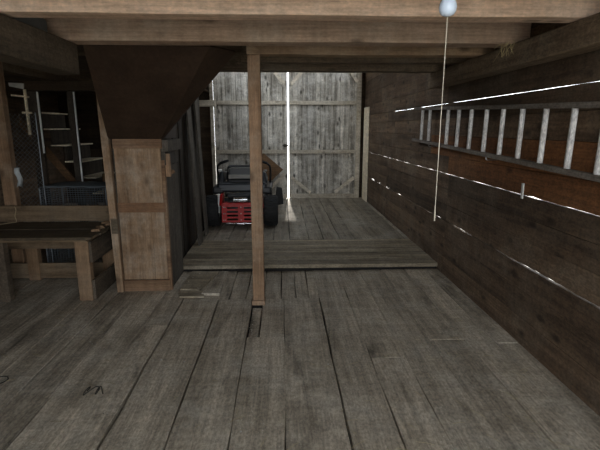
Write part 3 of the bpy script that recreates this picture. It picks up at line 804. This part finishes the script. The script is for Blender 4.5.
for sx in (-1, 1): box(bm, sx*.27-.025, sx*.27+.025, -.16, 1.1, .20, .27)
box(bm, -.295, .295, -.12, -.07, .20, .27); box(bm, -.34, .34, -.03, .03, .215, .275)
obj('chassis', bm, 'black', mw, bevel=.004)
# red engine guard with slots
bm = BM()
X0, X1, Z0, Z1, yb = -.29, .29, .105, .395, -.26
cx = [X0, -.215, -.045, .045, .215, X1]
cz = [Z0, .135, .165, .195, .225, .255, .285, .315, .345, Z1]
for i, (a, b) in enumerate(zip(cx, cx[1:])):
    for j, (c, d) in enumerate(zip(cz, cz[1:])):
        if i in (1, 3) and j in (1, 3, 5, 7): continue
        if i in (1, 3) and j == 3 and False: continue
        vs = [bm.verts.new(p) for p in ((a, yb, c), (b, yb, c), (b, yb, d), (a, yb, d))]
        bm.faces.new(vs)
for sx in (X0, X1):
    vs = [bm.verts.new(p) for p in ((sx, yb, Z0), (sx, yb+.24, Z0+.08), (sx, yb+.24, Z1+.06), (sx, yb, Z1))]; bm.faces.new(vs)
vs = [bm.verts.new(p) for p in ((X0, yb, Z1), (X1, yb, Z1), (X1, yb+.03, Z1+.012), (X0, yb+.03, Z1+.012))]; bm.faces.new(vs)
bmesh.ops.remove_doubles(bm, verts=bm.verts[:], dist=1e-4)
o = obj('engine_guard', bm, 'red', mw); o.modifiers.new('t', 'SOLIDIFY').thickness = .006
bm = BM()
for x in (-.265, -.24, .24, .265, 0):
    for z in (.14, .24, .34):
        bm = BM(); lathe(bm, [(0, .006), (.007, .005), (.009, 0)], 8, Matrix.Translation((x, yb-.003, z)) @ Matrix.Rotation(PI/2, 4, 'X')); obj('bolt', bm, 'steel', o)
for sx in (-1, 1):
    bm = BM(); hexa(bm, [(sx*.29, -.24, .36), (sx*.335, -.22, .36), (sx*.335, .1, .36), (sx*.29, .1, .36), (sx*.29, -.18, .52), (sx*.325, -.16, .52), (sx*.325, .1, .52), (sx*.29, .1, .52)]); obj('guard_side', bm, 'red', mw, bevel=.006)
bm = BM(); tube(bm, [(-.345, -.19, .24), (-.345, -.17, .38), (-.345, -.13, .53)], .016, 10); obj('lift_strut', bm, 'white', mw, smooth=True)
# engine
bm = BM(); box(bm, -.19, .19, -.12, .24, .27, .42); lathe(bm, [(0, .50), (.15, .50), (.17, .47), (.17, .40), (.19, .39), (.19, .36)], 28, Matrix.Translation((.02, .06, 0)))
for k in range(6): box(bm, -.22, -.12, -.16+.0, .0, .29+.02*k, .298+.02*k)
for k in range(6): box(bm, .12, .24, -.16, .0, .29+.02*k, .298+.02*k)
en = obj('engine', bm, 'engine', mw, bevel=.006)
bm = BM(); tube(bm, [(-.12, -.19, .445), (.10, -.19, .445)], .038, 14); tube(bm, [(.10, -.19, .445), (.15, -.20, .44), (.17, -.23, .43)], .014, 8); obj('muffler', bm, 'chrome', en, bevel=.006, smooth=False)
bm = BM(); tube(bm, [(-.20, -.12, .49), (.16, -.12, .51)], .045, 12); obj('air_filter', bm, 'black', en)
# body / fenders
def rounded(name, x0, x1, y0, y1, z0, z1, mat, bev=.04, parent=None, taper=0):
    bm = BM(); hexa(bm, [(x0, y0, z0), (x1, y0, z0), (x1, y1, z0), (x0, y1, z0), (x0+taper, y0+taper, z1), (x1-taper, y0+taper, z1), (x1-taper, y1, z1), (x0+taper, y1, z1)])
    return obj(name, bm, mat, parent or mw, bevel=bev, seg=4)
for sx in (-1, 1):
    a, b = sorted((sx*.29, sx*.47))
    rounded('fender', a, b, .0, .85, .50, .62, 'black', .04)
rounded('fuel_tank', -.40, .40, .0, .22, .535, .68, 'navy', .035, taper=.02)
rounded('seat_base', -.26, .26, .22, .72, .62, .74, 'black', .04)
sb = rounded('backrest', -.265, .265, .15, .27, .70, .945, 'black', .05, taper=.025)
rounded('rear_pad', -.22, .22, .135, .16, .73, .80, 'vinyl', .012, sb)
bm = BM(); tube(bm, [(-.225, .165, .84), (-.215, .158, .885), (-.17, .156, .905), (.17, .156, .905), (.215, .158, .885), (.225, .165, .84)], .008, 8); obj('seat_highlight', bm, 'vinyl', sb, smooth=True)  # grey strip drawn as the bright highlight along the seat rim
for sx in (-1, 1):
    bm = BM(); hexa(bm, [(sx*.29, .12, .66), (sx*.40, .12, .66), (sx*.40, .65, .66), (sx*.29, .65, .66), (sx*.29, .18, .86), (sx*.36, .18, .84), (sx*.36, .62, .80), (sx*.29, .62, .82)]); obj('armrest', bm, 'navy', mw, bevel=.03, seg=3)
    bm = BM(); tube(bm, [(sx*.42, .62, .55), (sx*.435, .58, .70), (sx*.44, .5, .85), (sx*.43, .46, .91), (sx*.385, .44, .955), (sx*.29, .42, .99), (sx*.25, .41, 1.0)], .017, 10)
    lv = obj('control_lever', bm, 'black', mw, smooth=True)
    bm = BM(); tube(bm, [(sx*.385, .44, .955), (sx*.29, .42, .99), (sx*.245, .41, 1.003)], [.023, .023, .02], 10); obj('grip', bm, 'rubber', lv, smooth=True)
bm = BM(); lathe(bm, [(0, .0), (.03, 0), (.032, .03), (.02, .04), (0, .04)], 16, Matrix.Translation((-.37, .3, .835))); obj('fuel_cap', bm, 'white', mw, smooth=True)
bm = BM(); lathe(bm, [(0, .0), (.025, 0), (.026, .03), (0, .035)], 16, Matrix.Translation((.36, .3, .83))); obj('cup_holder', bm, 'vinyl', mw, smooth=True)
# deck and chute
bm = BM()
o_ = [(-.52, .45), (.52, .45), (.56, .6), (.56, 1.0), (.4, 1.18), (-.4, 1.18), (-.56, 1.0), (-.56, .6)]
lo = [bm.verts.new((x, y, .09)) for x, y in o_]; hi = [bm.verts.new((x*.96, y, .20)) for x, y in o_]
bm.faces.new(hi)
for k in range(8): bm.faces.new((lo[k], lo[(k+1) % 8], hi[(k+1) % 8], hi[k]))
o = obj('mower_deck', bm, 'red', mw, bevel=.01); o.modifiers.new('t', 'SOLIDIFY').thickness = .006
bm = BM(); hexa(bm, [(.50, .40, .25), (.66, .42, .27), (.66, .46, .27), (.50, .46, .25), (.54, .46, .56), (.63, .48, .54), (.63, .52, .54), (.54, .52, .56)])
obj('discharge_flap', bm, 'rubber', mw, bevel=.018, seg=3)
bm = BM(); box(bm, -.26, .26, .85, 1.5, .30, .32); obj('foot_plate', bm, 'black', mw, bevel=.008)
bm = BM(); tube(bm, [(-.24, -.24, .085), (.27, -.24, .085)], .010, 8); box(bm, -.05, .05, -.29, -.2, .07, .082); box(bm, -.21, -.17, -.26, -.2, .075, .11); box(bm, .18, .22, -.26, -.2, .075, .11); obj('hitch', bm, 'chrome', mw, bevel=.003)

# ------------------------------------------------------------------ light, world, camera
w = bpy.data.worlds.new('overcast'); sc.world = w; w.use_nodes = True
nt = w.node_tree; bg = nt.nodes['Background']
tc = node(nt, 'ShaderNodeTexCoord'); sp = node(nt, 'ShaderNodeSeparateXYZ'); nt.links.new(tc.outputs['Generated'], sp.inputs[0])
c = ramp(nt, mth(nt, 'ADD', mth(nt, 'MULTIPLY', sp.outputs[2], .5), .5), [(.45, (.92, .96, 1.0)), (1.0, (.80, .90, 1.0))])
nt.links.new(c, bg.inputs[0]); bg.inputs[1].default_value = 5.0

def portal(name, locn, rot, sx, sy):
    l = bpy.data.lights.new(name, 'AREA'); l.shape = 'RECTANGLE'; l.size = sx; l.size_y = sy; l.cycles.is_portal = True
    o = bpy.data.objects.new(name, l); C.objects.link(o); o.location = locn; o.rotation_euler = rot; return o
portal('doorway_daylight', ((DX0+DX1)/2, YF-.09, DZ1/2), (R(90), 0, 0), DX1-DX0, DZ1)
portal('window_daylight', (-1.6, (WY0+WY1)/2, (WZ0+WZ1)/2), (R(90), 0, R(-90)), WY1-WY0, WZ1-WZ0)

portal('added_window_daylight', (XR+.06, 7.9, 3.42), (R(90), 0, R(90)), 3.3, 1.05)  # sky portal of the added right window
sl = bpy.data.lights.new('sun', 'SUN'); sl.energy = 14; sl.angle = R(3); sl.color = (1, .98, .96)
so = bpy.data.objects.new('sun', sl); C.objects.link(so); so.location = (3, 20, 20)
so.rotation_euler = Vector((0, -.62, -.78)).to_track_quat('-Z', 'Y').to_euler()
cam = bpy.data.cameras.new('camera'); co = bpy.data.objects.new('camera', cam); C.objects.link(co)
cam.sensor_width = 36; cam.lens = 27; cam.clip_start = .05
co.location = (0, 0, 1.6)
co.rotation_euler = (R(90-12.167), 0, R(-2.239))
sc.camera = co
vs = sc.view_settings
vs.view_transform = 'Standard'; vs.look = 'None'; vs.gamma = 1; vs.use_curve_mapping = False
vs.exposure = 0.15
sc.cycles.max_bounces = 8; sc.cycles.diffuse_bounces = 5
sc.cycles.use_denoising = True
